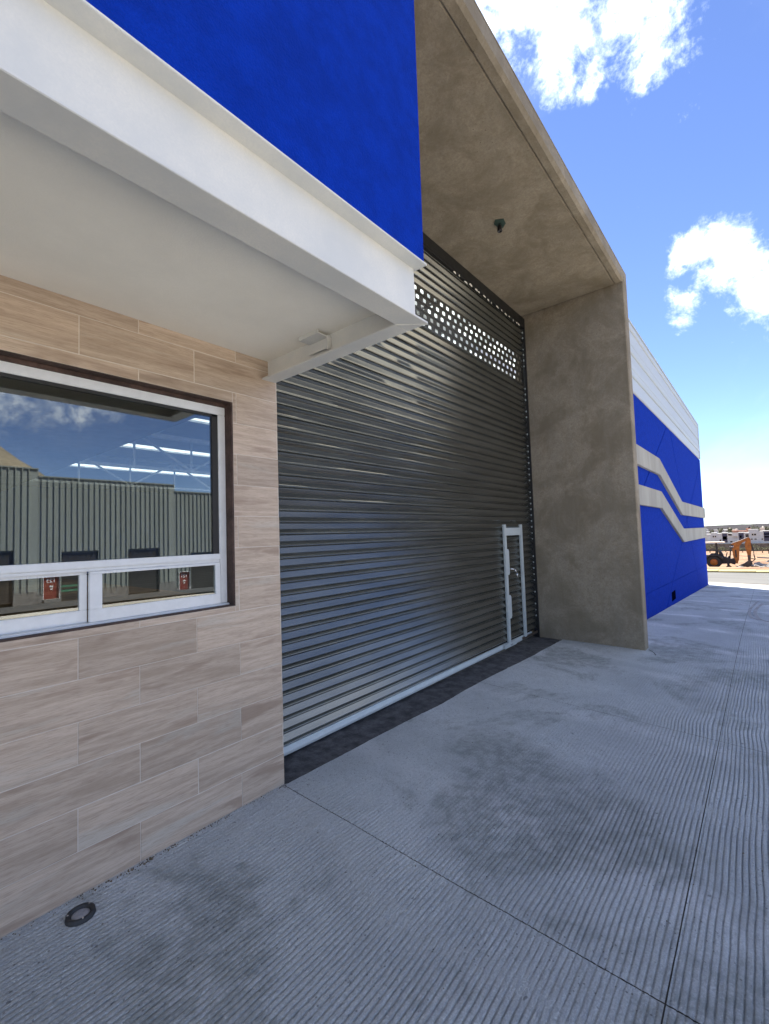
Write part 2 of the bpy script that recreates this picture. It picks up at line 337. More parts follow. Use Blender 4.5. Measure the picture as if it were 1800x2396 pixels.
# forecourt: raked concrete slabs, the grooves are real
court = tag(empty('forecourt'), 'grooved grey concrete forecourt in front of the shutter', None, None, 'structure')
PITCH = .025; FR = np.array([0, .30, .58, .60, .78, .80]); PRO = np.array([0, .0, 0, -1.0, -.9, 0]); SUB = 6
def jx(k, y):
    """slab joints across the forecourt, slightly askew as in the pour"""
    base = [(-5.3, .03), (-2.68, .03), (-.012, .037), (2.645, .105), (5.38, .12), (8.0, .1), (10.6, .1), (13.2, .1), (15.8, .1), (18.4, .1), (21.9, .25)][k]
    return base[0]-base[1]*np.abs(y)
def front(x):                           # where the slabs start against the building
    return np.where(x < 0, -.004, np.where(x < 5.25, -.02-.021*np.clip(x, 0, 5.25), -.775))
def slab(k, y1, y0, dx, fine):
    gap = .0026
    if fine: ny = int((y1-y0)/PITCH*SUB)+1
    else: ny = max(8, int((y1-y0)/.25))
    yy = np.linspace(y0, y1, ny)
    if fine:
        npch = int((y1-y0)/PITCH); yy = (y0+(np.arange(npch)[:, None]+FR[None, :])*(y1-y0)/npch).ravel(); yy = np.append(yy, y1); ny = len(yy)
    w_ = float(jx(k+1, -1)-jx(k, -1)); nx = max(6, int(w_/dx)); u = np.linspace(0, 1, nx)
    U, Yg = np.meshgrid(u, yy, indexing='ij')
    Xg = jx(k, Yg)+gap+U*(jx(k+1, Yg)-jx(k, Yg)-2*gap)
    if y1 > -.5:                         # bring the building-side edge to the wall line
        f = front(Xg[:, -1]); sc_ = np.clip((Yg-(-.95))/.95, 0, 1); Yg = Yg+sc_*(f-y1)[:, None] if k < 4 else Yg
    if not fine:
        Zg = gz(Xg, Yg)
    else:
        ph = np.arange(ny) % SUB
        prof = PRO[ph]
        # one pass of the rake after another, each wavering on its own
        warp = (fbm(Xg*1.1+3, Yg*.5, 21, 3)-.5)*.055+(fbm(Xg*3.0, Yg*1.2, 31, 2)-.5)*.010
        pc = (Xg-.12*Yg+.25*(vnoise(Xg*1.6, Yg*1.6, 8)-.5))/1.72+.08; pass_i = np.floor(pc); pf = np.abs(pc-pass_i-.5)*2
        warp = warp+(np.sin(pass_i*12.9898)*.006)
        depth = .0165*(.42+.80*np.clip((fbm(Xg*.9+7, Yg*1.1, 41, 3)-.33)*2.6, 0, 1))
        depth = depth*np.clip(1.4*vnoise(Xg*16, Yg*48, 51)+.05+.5*vnoise(Xg*45, Yg*60, 52), .08, 1.25)
        depth = depth*np.clip((1-pf)/.13-.15+.35*(vnoise(Xg*9, Yg*9, 91)-.5), .04, 1)
        edge = np.minimum(np.abs(Xg-jx(k, Yg)), np.abs(jx(k+1, Yg)-Xg)); depth = depth*np.clip(edge/.06, .15, 1)
        depth = depth*np.clip((np.abs(Yg-y0))/.02, 0, 1)*np.clip((np.abs(Yg-y1))/.02, 0, 1)
        if y1 > -.5 and k < 4: depth = depth*np.clip((-.10-Yg+(fbm(Xg*1.5, Yg, 61, 3)-.5)*.9)/.45, .12, 1)
        if y1 > -.5 and k == 1: depth = depth*np.clip((.62-(Xg+1.0))/.4+ .9*(Yg < -.55), .25, 1)
        inner = np.clip(np.minimum(Yg-y0, y1-Yg)/.06, 0, 1)
        Yg = Yg+warp*inner
        Zg = gz(Xg, Yg)+prof[None, :]*depth+(rng.random(Xg.shape)-.5)*.0016+(vnoise(Xg*30, Yg*70, 77)-.5)*.0022+(vnoise(Xg*3, Yg*3, 71)-.5)*.004+np.clip(1-(1-pf)/.05, 0, 1)*(.0025+.005*vnoise(Xg*22, Yg*14, 93))*inner
    o = grid_mesh('slab', Xg, Yg, Zg, 'brushed_concrete', court, not fine)
    # down-turned edges close the joint
    return o
YJ = -2.22
for k in range(10):
    near = k in (1, 2, 3)
    if k == 0: slab(k, -.004, YJ+.0025, .3, False); slab(k, YJ-.0025, -4.9, .3, False); continue
    slab(k, -.004 if k < 4 else -.775, YJ+.0025, .03 if near else .07, True)
    slab(k, YJ-.0025, -3.45, .035 if near else .09, True)
    slab(k, -3.46, -4.9, .3, False)
# dark filler standing in the joints, and the yard beyond
xs = np.linspace(-15, 23.4, 120); ys = np.linspace(-4.95, .3, 12); X, Y = np.meshgrid(xs, ys, indexing='ij')
tag(grid_mesh('joint_filler', X, Y, gz(X, Y)-.022, 'joint_dirt', court, True), None, None, None, 'stuff')
xs = np.linspace(-40, 24, 64); ys = np.linspace(-11.4, -4.905, 8); X, Y = np.meshgrid(xs, ys, indexing='ij')
tag(grid_mesh('yard', X, Y, gz(X, Y)-.002, 'yard_concrete'), 'sunlit concrete yard behind the viewer', None, None, 'structure')
xs = np.linspace(-40, -5.45, 20); ys = np.linspace(-4.9, 0, 8); X, Y = np.meshgrid(xs, ys, indexing='ij')
tag(grid_mesh('pavement', X, Y, gz(X, Y)-.002, 'yard_concrete'), 'concrete paving along the office front', None, None, 'structure')
# apron past the building end, road, kerb, far pavement
def strip(name, x0, x1, mat, dz, label, skew0=.9, skew1=.9, y0=-13, y1=40):
    u = np.linspace(0, 1, 14); ys_ = np.linspace(y0, y1, 24); U, Y = np.meshgrid(u, ys_, indexing='ij')
    X = (x0+skew0*.16*(Y+1))*(1-U)+(x1+skew1*.16*(Y+1))*U
    return tag(grid_mesh(name, X, Y, gz(X, 0)+dz, mat), label, None, None, 'structure')
strip('pavement', 20.9, 23.0, 'far_pavement', -.008, 'sunlit pale concrete pavement at the end of the blue wall', 1.2, 3.0, -4.9, 40)
strip('road', 23.0, 40.3, 'road_surface', -.06, 'pale grey street crossing beyond the blue wall', 3.0, -1.5)
strip('pavement', 42.0, 47.5, 'far_pavement', -.005, 'pale strip of pavement in front of the digger', -1.5, -1.5)
k_ = MB()
for i in range(24):
    ya, yb = -13+i*2.2, -13+(i+1)*2.2-.02
    f = lambda y, x: x-1.5*.16*(y+1)
    k_ = MB(); z0 = float(gz(f(ya, 40.3)))
    pts = [(f(ya, 40.3), ya), (f(ya, 42.0), ya), (f(yb, 42.0), yb), (f(yb, 40.3), yb)]
    k_.prism(pts, 'Z', z0-.2, z0+.06)
    if i == 0: kerb = tag(empty('kerb'), 'yellowish kerb along the far side of the street', None, None, 'structure')
    k_.build('kerb_stone', 'pale_kerb', kerb)
xs = np.linspace(-60, 70, 60); ys = np.linspace(-48.5, -11.45, 26); X, Y = np.meshgrid(xs, ys, indexing='ij')
tag(grid_mesh('road', X, Y, gz(X, Y)+.05, 'asphalt'), 'dark lower street in front of the opposite units', None, None, 'structure')
# curved tyre marks
def ribbon(pts, wd, name, mat, dz, parent):
    b = MB(); P = [Vector((*p, 0)) for p in pts]; n = len(P)
    for i in range(n-1):
        d = (P[i+1]-P[i]).normalized(); s_ = Vector((-d.y, d.x, 0))*wd*.5
        q = [P[i]-s_, P[i]+s_, P[i+1]+s_, P[i+1]-s_]
        b.quad(*[(p.x, p.y, float(gz(p.x, p.y))+dz) for p in q])
    return b.build(name, mat, parent)
def smooth_path(ctrl, n=24):
    o = []
    for i in range(len(ctrl)-1):
        p0, p1, p2, p3 = [Vector(ctrl[max(0, min(len(ctrl)-1, i+j))]) for j in (-1, 0, 1, 2)]
        for k in range(n):
            t = k/n; o.append(tuple(.5*((2*p1)+(-p0+p2)*t+(2*p0-5*p1+4*p2-p3)*t*t+(-p0+3*p1-3*p2+p3)*t**3)))
    return o
ribbon(smooth_path([(13.6, -2.37), (11.25, -2.25), (9.75, -2.29), (9.2, -2.42)]), .05, 'tyre_mark', 'skid_rubber', .004, court)
ribbon(smooth_path([(13.0, -2.46), (10.95, -2.34), (9.55, -2.41), (9.1, -2.53), (8.9, -2.7)]), .06, 'tyre_mark', 'skid_rubber', .005, court)
# cracks
ribbon([(5.2, -1.28), (5.12, -1.33), (5.06, -1.36), (4.93, -1.40)], .012, 'crack', 'dark_gasket', .004, court)

# ------------------------------------------------------------------ the warehouse
wh = tag(empty('warehouse'), 'blue and grey warehouse with tiled office front, concrete portal and roller shutter', 'building')
# --- tiled office wall
WX0, WX1, WZ0, WZ1 = -3.1, -.347, 1.236, 2.534       # window opening
tw = MB()
for a in ((-9, WX0, 0, 3.0), (WX0, WX1, 0, WZ0), (WX0, WX1, WZ1, 3.0), (WX1, -.012, 0, 3.0)):
    tw.box(a[0], a[1], .0012, .16, a[2]-.05 if a[2] == 0 else a[2], a[3])
tw.box(-.16, -.012, .16, .42, -.05, 3.0)
wall = tw.build('tiled_wall', 'grout', wh)
def tile_box(x0, x1, z0, z1): return MB().box(-(x1-x0)/2, (x1-x0)/2, -.0085, .0015, -(z1-z0)/2, (z1-z0)/2)
full = None; TG = .0016
def put_tile(x0, x1, z0, z1, whole):
    global full
    if x1-x0 < .012 or z1-z0 < .012: return
    loc = ((x0+x1)/2, .0085+random.uniform(-.0007, .0007), (z0+z1)/2)
    if whole and full is not None: o = link('tile', full.data, wall, loc)
    else:
        o = tile_box(x0, x1, z0, z1).build('tile', 'wood_look_tile', wall, loc, bevel=.0012)
        if whole: full = o
    o.rotation_euler = (random.uniform(-.001, .001), 0, random.uniform(-.0006, .0006))
for r in range(15):
    z0, z1 = r*.2+TG, (r+1)*.2-TG; z1 = min(z1, 2.9)
    j = [-.321-.5985*i for i in range(-1, 9)] if r % 2 == 0 else [-.603-.5985*i for i in range(-1, 8)]
    for i in range(len(j)-1):
        x1, x0 = min(j[i], 0)-(TG if j[i] < 0 else 0), j[i+1]+TG
        if x0 > -.01: continue
        # clip round the window opening
        if z1 <= WZ0+.001 or z0 >= WZ1-.001 or x1 <= WX0 or x0 >= WX1:
            put_tile(x0, x1, z0, z1, abs((x1-x0)-(.5985-2*TG)) < .001 and abs(z1-z0-.2+2*TG) < .001)
        else:
            if x1 > WX1: put_tile(WX1, x1, z0, z1, False)
            if z0 < WZ0: put_tile(x0, min(x1, WX1-TG), z0, WZ0, False)
            if z1 > WZ1: put_tile(x0, min(x1, WX1-TG), WZ1, z1, False)
put_tile(-4.0, -3.11, 0, .2, False)
# tile return on the shutter side, edge strip
MB().box(-.012, .0, .0025, .30, -.02, 2.874).build('edge_trim', 'grout', wall)
# dark, patchy reveal round the window
rv = MB(); D = .085
rv.box(WX1-.012, WX1+.004, .002, .16, WZ0-.004, WZ1+.004); rv.box(WX0, WX1-.012, .002, .16, WZ1-.004, WZ1+.004); rv.box(WX0, WX1-.0125, .062, .16, 2.5085, WZ1-.0045); rv.box(WX0, WX1-.012, .002, .16, WZ0-.004, WZ0+.008)
rv.build('window_reveal', 'brown_reveal', wh)

# --- sliding window
win = empty('window', (0, 0, 0)); win.parent = wh
def wb(name, x0, x1, z0, z1, y0=.072, y1=.115, mat='aluminium', bev=.003): return MB().box(x0, x1, y0, y1, z0, z1).build(name, mat, win, bevel=bev)
XR = -.360; XL = -3.09
wb('frame_head', XL, XR, 2.456, 2.508); wb('frame_jamb', XR-.048, XR, WZ0+.019, 2.4555); wb('frame_jamb', XL, XL+.048, WZ0+.019, 2.4555)
wb('frame_sill', XL, XR, 1.222+.012, 1.254, .048, .11)
wb('transom', XL+.05, XR-.0485, 1.530, 1.566, .064, .115); wb('transom', XL+.05, XR-.0485, 1.512, 1.5295, .074, .112)
wb('bead', XL+.05, XR-.0495, 2.440, 2.4555, .08, .11, 'dark_gasket', .001); wb('bead', XR-.088, XR-.0485, 1.5665, 2.4555, .08, .11, 'dark_gasket', .001)
MB().box(XL+.05, XR-.088, .090, .096, 1.5665, 2.440).build('pane', 'reflective_glass', win)
# lower sashes: right one in front
def sash(x0, x1, y, lz0=1.2545, lz1=1.511):
    s_ = empty('sash'); s_.parent = win
    for nm, a in (('sash_rail', (x0, x1, lz0, 1.318)), ('sash_rail', (x0, x1, 1.497, lz1)), ('sash_stile', (x0, x0+.058, 1.3185, 1.4965)), ('sash_stile', (x1-.034, x1, 1.3185, 1.4965))):
        MB().box(a[0], a[1], y, y+.026, a[2], a[3]).build(nm, 'aluminium', s_, bevel=.002)
    MB().box(x0+.058, x1-.034, y+.010, y+.015, 1.3185, 1.4965).build('pane', 'reflective_glass', s_)
    return s_
sash(-1.133, XR-.049, .066); sash(-2.06, -1.136, .0935); sash(-3.035, -2.063, .0935)

# --- canopy: steel beams, soffit
BY0, BY1 = -1.298, -1.168; BZ0, BZ1 = 2.739, 3.066
can = empty('canopy'); can.parent = wh
MB().box(-9, -.012, BY0, BY1, BZ0, BZ0+.011).build('beam_flange', 'white_paint', can, bevel=.002)
MB().box(-9, -.002, BY0, BY1, BZ1-.011, BZ1).build('beam_flange', 'white_paint', can, bevel=.002)
MB().box(-9, -.022, -1.226, -1.216, BZ0+.011, BZ1-.011).build('beam_web', 'white_paint', can)
MB().box(-.122, -.012, BY1+.001, -.001, BZ0, BZ0+.011).build('beam_flange', 'white_paint', can, bevel=.002)
MB().box(-.070, -.060, -1.2155, -.001, BZ0+.011, BZ1-.02).build('beam_web', 'white_paint', can)
MB().box(-9, -.0705, -1.2155, -.001, 2.876, 2.93).build('soffit', 'white_plaster', can)
MB().box(-.0595, -.004, -1.2155, .0, 2.90, 2.96).build('soffit_edge', 'white_plaster', can)
wl = MB()                                  # rough weld bead at the beam corner
px, py = -.122, BY1
for i in range(26):
    t = i/25; wl.bar((-.122+.108*t, BY1+.002-.125*t+random.uniform(-.002, .002), BZ0-.001), (-.122+.108*(t+.045), BY1+.002-.125*(t+.045), BZ0-.001), .0022+random.random()*.0012, 5)
wl.build('weld_bead', 'white_paint', can)
# short angle bracket welded inside the end beam
sd = MB()
sd.box(-.172, -.0705, -.628, -.455, 2.852, 2.860); sd.box(-.104, -.0705, -.636, -.6285, 2.772, 2.860); sd.box(-.090, -.083, -.628, -.455, 2.786, 2.8515); sd.box(-.172, -.165, -.628, -.455, 2.8605, 2.8755)
sd.build('angle_bracket', 'white_paint', can, bevel=.0015)

# --- blue office volume over the canopy
bl = MB(); bl.box(-9, -.009, -1.284, -.90, BZ1+.001, 6.3); bl.box(-9, -.009, -.90, .40, 2.97, 6.3)
bl.build('upper_wall', 'blue_stucco', wh)
# ragged paint edge along the beam
rg = MB()
for i in range(70):
    x = -3.2+i*.0455+random.uniform(-.02, .02); h = random.uniform(.002, .007)
    rg.box(x, x+random.uniform(.01, .03), -1.2855, -1.2842, BZ1+.0012, BZ1+.0012+h)
rg.build('paint_edge', 'white_paint', wh)

# --- concrete portal
PZ = 5.164; PT = 5.355; PF = -1.245
po = MB()
inner = [(5.262, .45), (5.145, PF), (5.365, PF), (5.365, .45)]
po.prism([(5.262, .45), (5.150, PF+.012), (5.162, PF), (5.353, PF), (5.365, PF+.012), (5.365, .45)], 'Z', -.3, PT-.006)
po.build('portal_column', 'portal_concrete', wh)
# soffit with a drip groove close to the outer edge
sec = [(.45, PZ), (-1.125, PZ), (-1.129, PZ+.012), (-1.142, PZ+.012), (-1.146, PZ-.005), (PF+.03, PZ-.005), (PF, PZ+.02), (PF, PT-.03), (PF+.04, PT), (.45, PT)]
po = MB(); po.prism(sec, 'X', -1.2, 5.151)
po.build('portal_beam', 'portal_concrete', wh)
po = MB(); po.prism([(p[0], p[1]) for p in ((-1.2, PF+.004), (5.30, PF+.004), (5.36, PF+.05), (5.36, .45), (-1.2, .45))], 'Z', PT-.0055, PT+.004); po.build('portal_capping', 'portal_concrete', wh)

# --- roller shutter
SY = .318; SP = .0945; SX0, SX1 = -.02, 5.225
sh = empty('roller_shutter', (0, SY, 0)); sh.parent = wh
prof = [(.014, .0965), (.012, .0912), (-.002, .0902), (-.003, .0885), (-.0262, .0475), (-.0275, .0455), (-.0266, .0435), (-.003, .0210), (-.0005, .0150), (-.0075, .0115), (-.0095, .0075), (-.0075, .0035), (.012, .0022), (.014, .0)]
def slat_mesh(seed=0):
    b = MB(); n = 44; rr = random.Random(seed); off = [0.0]
    for i in range(n): off.append(off[-1]*.8+rr.gauss(0, .00042))
    for i in range(n+1):
        x = SX0+(SX1-SX0)*i/n
        b.v += [(x, o+off[i]*(1 if -.03 < o < -.001 else 0), z+off[i]*.35) for o, z in prof]
    k = len(prof)
    for i in range(n):
        for q in range(k-1): b.f.append((i*k+q, (i+1)*k+q, (i+1)*k+q+1, i*k+q+1))
    return b
def perf_mesh(ph):
    b = MB(); W = .1395/2; H = .044; a, h, c = .029, .022, .008
    n = int((SX1-SX0)/.1395); x = SX0+.02+ph
    zc = .047
    def pt(xx, zz): return (xx, -.006, zc+zz)
    for i in range(n):
        cx = x+W+i*.1395
        if cx+W > SX1: break
        e = a-c; g = h-c
        for sx in (1, -1):
            b.quad(pt(cx+sx*a, -g), pt(cx+sx*W, -g), pt(cx+sx*W, g), pt(cx+sx*a, g))
            for sz in (1, -1): b.quad(pt(cx+sx*a, sz*g), pt(cx+sx*W, sz*g), pt(cx+sx*W, sz*H), pt(cx+sx*e, sz*H), pt(cx+sx*e, sz*h))
        for sz in (1, -1): b.quad(pt(cx-e, sz*h), pt(cx+e, sz*h), pt(cx+e, sz*H), pt(cx-e, sz*H))
    last = cx+W if cx+W <= SX1 else cx-W
    b.quad(pt(SX0, -H), pt(x, -H), pt(x, H), pt(SX0, H)); b.quad(pt(last, -H), pt(SX1, -H), pt(SX1, H), pt(last, H))
    for z0, o0, z1, o1 in ((.0965, .004, .0925, -.002), (.0925, -.002, .091, -.006), (.003, -.006, .0015, -.009), (.0015, -.009, .0, .006)):
        b.quad((SX0, o0, z0), (SX1, o0, z0), (SX1, o1, z1), (SX0, o1, z1))
    return b
Z0S = .070
var = [slat_mesh(q).build('slat', 'shutter_metal', sh) for q in range(1)]
first = var[0]; first.location = (0, 0, Z0S); smesh = [first.data]
for q in range(1, 6):
    tmp = slat_mesh(q).build('slat', 'shutter_metal', sh); smesh.append(tmp.data); bpy.data.objects.remove(tmp)
for me in smesh:
    me.polygons.foreach_set('use_smooth', [True]*len(me.polygons)); me.set_sharp_from_angle(angle=R(28))
perf = [None, None]
for i in range(1, 53):
    z = Z0S+i*SP
    if 42 <= i <= 46:
        ph = i % 2
        if perf[ph] is None: perf[ph] = perf_mesh(.03+.045*ph).build('slat', 'shutter_metal', sh).data; o = sh.children[-1] if False else [q for q in C.objects if q.data == perf[ph]][0]
        else: o = link('slat', perf[ph], sh)
    else: o = link('slat', smesh[random.randrange(6)], sh)
    o.location = (0, random.uniform(-.0012, .0012), z); o.rotation_euler.x = random.uniform(-.016, .016)
# smooth the slat bends a little
br = MB(); br.prism([(.02, .012), (-.030, .012), (-.034, .018), (-.034, .034), (-.014, .070), (.02, .072)], 'X', SX0+.02, 5.02); br.build('bottom_rail', 'grey_paint', sh, loc=(0, 0, 0), bevel=.001)
MB().box(SX0, 5.22, -.02, .02, .004, .0115).build('rubber_seal', 'dark_gasket', sh)
gd = MB(); gd.box(5.226, 5.258, -.055, -.045, -.1, 5.15); gd.box(5.226, 5.258, .03, .04, -.1, 5.15); gd.box(5.246, 5.256, -.045, .03, -.1, 5.15); gd.build('guide_rail', 'black_metal', sh)
gd = MB(); gd.box(-.055, -.022, .03, .04, -.02, 5.15); gd.build('guide_rail', 'black_metal', sh)
MB().box(-.4, 5.245, -.048, .16, 5.03, 5.163).build('head_gap_shade', 'black_metal', sh)  # black box painting the shade of the gap between slats and soffit
nb = MB()                                  # slat end clips down the guide
for i in range(2, 53):
    if random.random() < .6: nb.box(5.205, 5.222, -.030, -.020, Z0S+i*SP+.02, Z0S+i*SP+.02+random.uniform(.012, .03))
tag(nb.build('end_clip', 'grey_paint', sh), None, None, None, 'stuff')
for i in range(16):                        # flakes of plaster left along the head
    x = 3.0+i*.135+random.uniform(-.04, .04); ww = random.uniform(.02, .09); z = 4.985-random.uniform(0, .02)
    MB().prism([(x, z), (x+ww, z-.008), (x+ww*.9, z+random.uniform(.012, .028)), (x+ww*.3, z+random.uniform(.012, .03))], 'Y', -.052, -.0475).build('plaster_flake', 'white_plaster', sh)
MB().box(0.0, 5.245, -.044, .045, 5.0, 5.0295).build('head_gap_shade_edge', 'black_metal', sh)  # black bar, lower edge of the painted shade in the head gap

# --- wicket door let into the shutter
wd = empty('wicket_door', (0, SY, 0)); wd.parent = wh
dl, dr, dt = 4.135, 4.765, 1.712
MB().box(dl, dl+.062, -.052, -.020, .05, dt+.035).build('stile', 'grey_paint', wd, bevel=.003)
MB().box(dr-.062, dr, -.052, -.020, .05, dt+.035).build('stile', 'grey_paint', wd, bevel=.003)
MB().box(dl+.0625, dr-.0625, -.050, -.022, dt-.125, dt-.012).build('top_rail', 'grey_paint', wd, bevel=.003)
MB().prism([(dl+.063, 1.02), (dl+.115, 1.02), (dl+.135, 1.05), (dl+.135, 1.36), (dl+.115, 1.39), (dl+.063, 1.39)], 'Y', -.046, -.024).build('lock_box', 'grey_paint', wd, bevel=.003)
MB().prism([(dl+.063, .40), (dl+.12, .40), (dl+.145, .43), (dl+.145, .70), (dl+.12, .73), (dl+.063, .73)], 'Y', -.046, -.024).build('lock_box', 'grey_paint', wd, bevel=.003)
hb = MB()
pts = [(dl+.19, -.05, 1.10), (dl+.235, -.075, 1.09), (dl+.30, -.078, 1.03), (dl+.335, -.07, .955)]
hb.bar((dl+.19, -.02, 1.10), pts[0], .012, 8)
for a, b in zip(pts, pts[1:]): hb.bar(a, b, .012, 8)
hb.build('handle', 'chrome', wd, smooth=True)
MB().box(dl-.16, dl+.22, -.062, -.036, .018, .072).build('foot_plate', 'grey_paint', wd, bevel=.004)
for x in (dl+.02, dl+.06): MB().lathe([(0, -.004), (.011, -.004), (.011, .004), (0, .004)], (x, -.0, 0), 'X', 8).build('bolt', 'chrome', wd, loc=(0, -.064, .045))
MB().box(4.62, 5.21, -.040, -.026, .02, .055).build('floor_track', 'bucket_steel', wd)

# --- dark threshold strip in front of the shutter
xs = np.linspace(0.002, 5.24, 60); ys = np.linspace(0, 1, 12); X, Y = np.meshgrid(xs, ys, indexing='ij')
Yw = front(X)+.004+(fbm(X*3, Y*0, 5, 3)-.5)*.012; Yw = Yw+Y*(.45-Yw)
tag(grid_mesh('threshold', X, Yw, gz(X, 0)+.0005+(vnoise(X*9, Yw*30, 3)-.5)*.005-.010, 'threshold_concrete'), 'dark stained concrete threshold under the shutter', None, None, 'structure')

# --- blue side wall beyond the portal
RY = -.763; RX1 = 20.4
# groove lines cut into the render: the wall face is split into panels by real recesses
sw = MB(); sw.box(5.366, RX1, RY+.012, .45, -1.2, 4.29)
side = sw.build('side_wall', 'blue_stucco', wh)
def clip(poly, a, b, c):                    # keep a*x+b*z<=c
    o = []
    for i in range(len(poly)):
        p, q = poly[i], poly[(i+1) % len(poly)]; dp = a*p[0]+b*p[1]-c; dq = a*q[0]+b*q[1]-c
        if dp <= 0: o.append(p)
        if dp*dq < 0: t = dp/(dp-dq); o.append((p[0]+(q[0]-p[0])*t, p[1]+(q[1]-p[1])*t))
    return o
lines = [((12.05, 4.28), (6.3, 1.35)), ((11.18, .12), (20.4, 4.2)), ((12.6, 4.28), (17.0, -.1)), ((5.4, .42), (21.1, .03))]
polys = [[(5.37, -1.2), (RX1, -1.2), (RX1, 4.285), (5.37, 4.285)]]
for li, (p, q) in enumerate(lines):
    dx, dz = q[0]-p[0], q[1]-p[1]; L = math.hypot(dx, dz); a, b = -dz/L, dx/L; c = a*p[0]+b*p[1]; hw = .016
    nxt = []
    for pl in polys:
        if li in (0, 1, 2) and max(z for x, z in pl) < .5: nxt.append(pl); continue
        for s_ in (1, -1):
            k = clip(pl, a*s_, b*s_, c*s_-hw)
            if len(k) >= 3: nxt.append(k)
    polys = nxt
for pl in polys: MB().prism(pl, 'Y', RY, RY+.0118).build('render_panel', 'blue_stucco', side)
# two raised concrete ribbons
def band(top, name='concrete_band'):
    pts = [(5.37, top[0]), (10.25, top[0]), (13.72, top[1]), (RX1+.06, top[1]-.02), (RX1+.06, top[1]-.42), (13.70, top[1]-.39), (10.22, top[0]-.39), (5.37, top[0]-.385)]
    MB().prism(pts, 'Y', RY-.055, RY+.006).build(name, 'band_concrete', wh, bevel=.006)
band((3.235, 2.35)); band((2.46, 1.565))
MB().box(11.15, 11.75, RY-.004, RY+.005, -.20, .02).build('vent_opening', 'vent_shade_black', wh)  # flat plate; the hole's inner shade is put into its black colour
# horizontal metal cladding over the blue wall
cd = empty('parapet_cladding', (0, 0, 0)); cd.parent = wh
z = 4.292; hs = [.30, .16, .30, .18, .30, .17]; i = 0
while z < 5.66:
    h = min(hs[i % 6], 5.675-z); o = -.012 if i % 2 else 0.0
    MB().prism([(RY-.01+o, z), (RY-.026+o, z+.012), (RY-.026+o, z+h-.03), (RY-.008+o, z+h-.004), (RY+.05, z+h-.004), (RY+.05, z)], 'X', 5.372, RX1-.35).build('cladding_sheet', 'cladding_white', cd)
    z += h; i += 1
MB().box(5.372, RX1-.30, RY-.045, RY+.09, 5.68, 5.71).build('capping', 'cladding_white', cd)
MB().box(RX1-.349, RX1-.33, RY-.05, RY+.07, 4.292, 5.679).build('corner_trim', 'cladding_white', cd)
MB().box(5.372, RX1-.35, RY+.051, RY+.09, 4.292, 5.679).build('backing', 'roof_metal', cd)

# --- shell, roof and inside
IX0, IX1, IY1, RZ = -12.0, RX1, 30.0, 5.17
s_ = MB(); s_.box(IX1-.2, IX1-.001, .451, IY1, -1.2, RZ-.001); s_.box(IX0, IX0+.2, .451, IY1, -.5, RZ-.001); s_.box(IX0+.2, IX1-.2, IY1-.2, IY1, -1.2, RZ-.001)
s_.build('shell_wall', 'interior_wall', wh)
MB().box(IX0+.2, IX1-.2, .46, IY1-.2, -.3, -.11).build('inside_floor', 'dark_floor', wh)
sk = [(.75, 2.3), (9.7, 10.15), (14.4, 15.2), (20, 21.0)]
edges = [.452]+[v for s in sk for v in s]+[IY1]
rf = MB()
for a, b in zip(edges[0::2], edges[1::2]): rf.box(IX0, IX1, a, b, RZ, RZ+.06)
roof = rf.build('roof', 'roof_metal', wh)
for a, b in sk: MB().box(IX0, IX1, a-.05, b+.05, RZ+.062, RZ+.066).build('skylight_sheet', 'translucent_sheet', roof)
def truss(y):
    t = empty('roof_truss'); t.parent = wh
    MB().box(2.2, 20.1, y-.05, y+.05, 3.94, 4.02).build('bottom_chord', 'truss_white', t); MB().box(3.6, 20.1, y-.05, y+.05, 5.03, 5.11).build('top_chord', 'truss_white', t)
    b = MB(); b.bar((2.4, y, 4.0), (3.7, y, 5.06), .04)
    for i in range(9):
        x = 3.75+i*1.8; b.bar((x, y, 3.98), (x, y, 5.07), .035); b.bar((x, y, 5.05 if i % 2 == 0 else 4.0), (x+1.8, y, 4.0 if i % 2 == 0 else 5.05), .04)
    b.build('strut', 'truss_white', t)
for y in (3.2, 7.5, 12.0, 17.0): truss(y)
for i in range(11):
    x = -.2+i*.93; MB().box(x, x+.07, .5, 2.6, RZ-.16, RZ-.002).build('purlin', 'truss_white', roof)
for y in (1.20,): MB().box(-1, 12, y, y+.07, RZ-.26, RZ-.161).build('purlin', 'truss_white', roof)
# mezzanine over the office: its edge shows through the glass
MB().box(IX0+.2, .34, .47, 22, 2.90, 3.06).build('mezzanine_slab', 'portal_concrete', wh)

# ------------------------------------------------------------------ small things on the building
# bare lamp holder hanging from the portal soffit
lp = tag(empty('hanging_lamp_holder', (2.80, -.475, PZ)), 'bare black lamp holder dangling from a green box in the concrete soffit', 'lamp')
pl = [(-.085, .02), (-.03, .062), (.05, .055), (.095, .075), (.10, .01), (.05, -.045), (-.035, -.06)]
MB().prism(pl, 'Z', -.006, -.001).build('ceiling_plate', 'box_green', lp)
MB().bar((.0, .0, -.004), (-.008, .004, -.035), .0045, 6).build('cable', 'socket_black', lp)
MB().lathe([(0, 0), (.016, 0), (.022, -.014), (.025, -.05), (.028, -.058), (.028, -.074), (.020, -.074), (.018, -.055), (0, -.055)], (-.008, .004, -.034), 'Z', 20).build('lamp_holder', 'socket_black', lp, smooth=True)
MB().lathe([(0, 0), (.009, -.002), (.009, -.012), (0, -.014)], (-.008, .004, -.089), 'Z', 10).build('contact', 'chrome', lp)
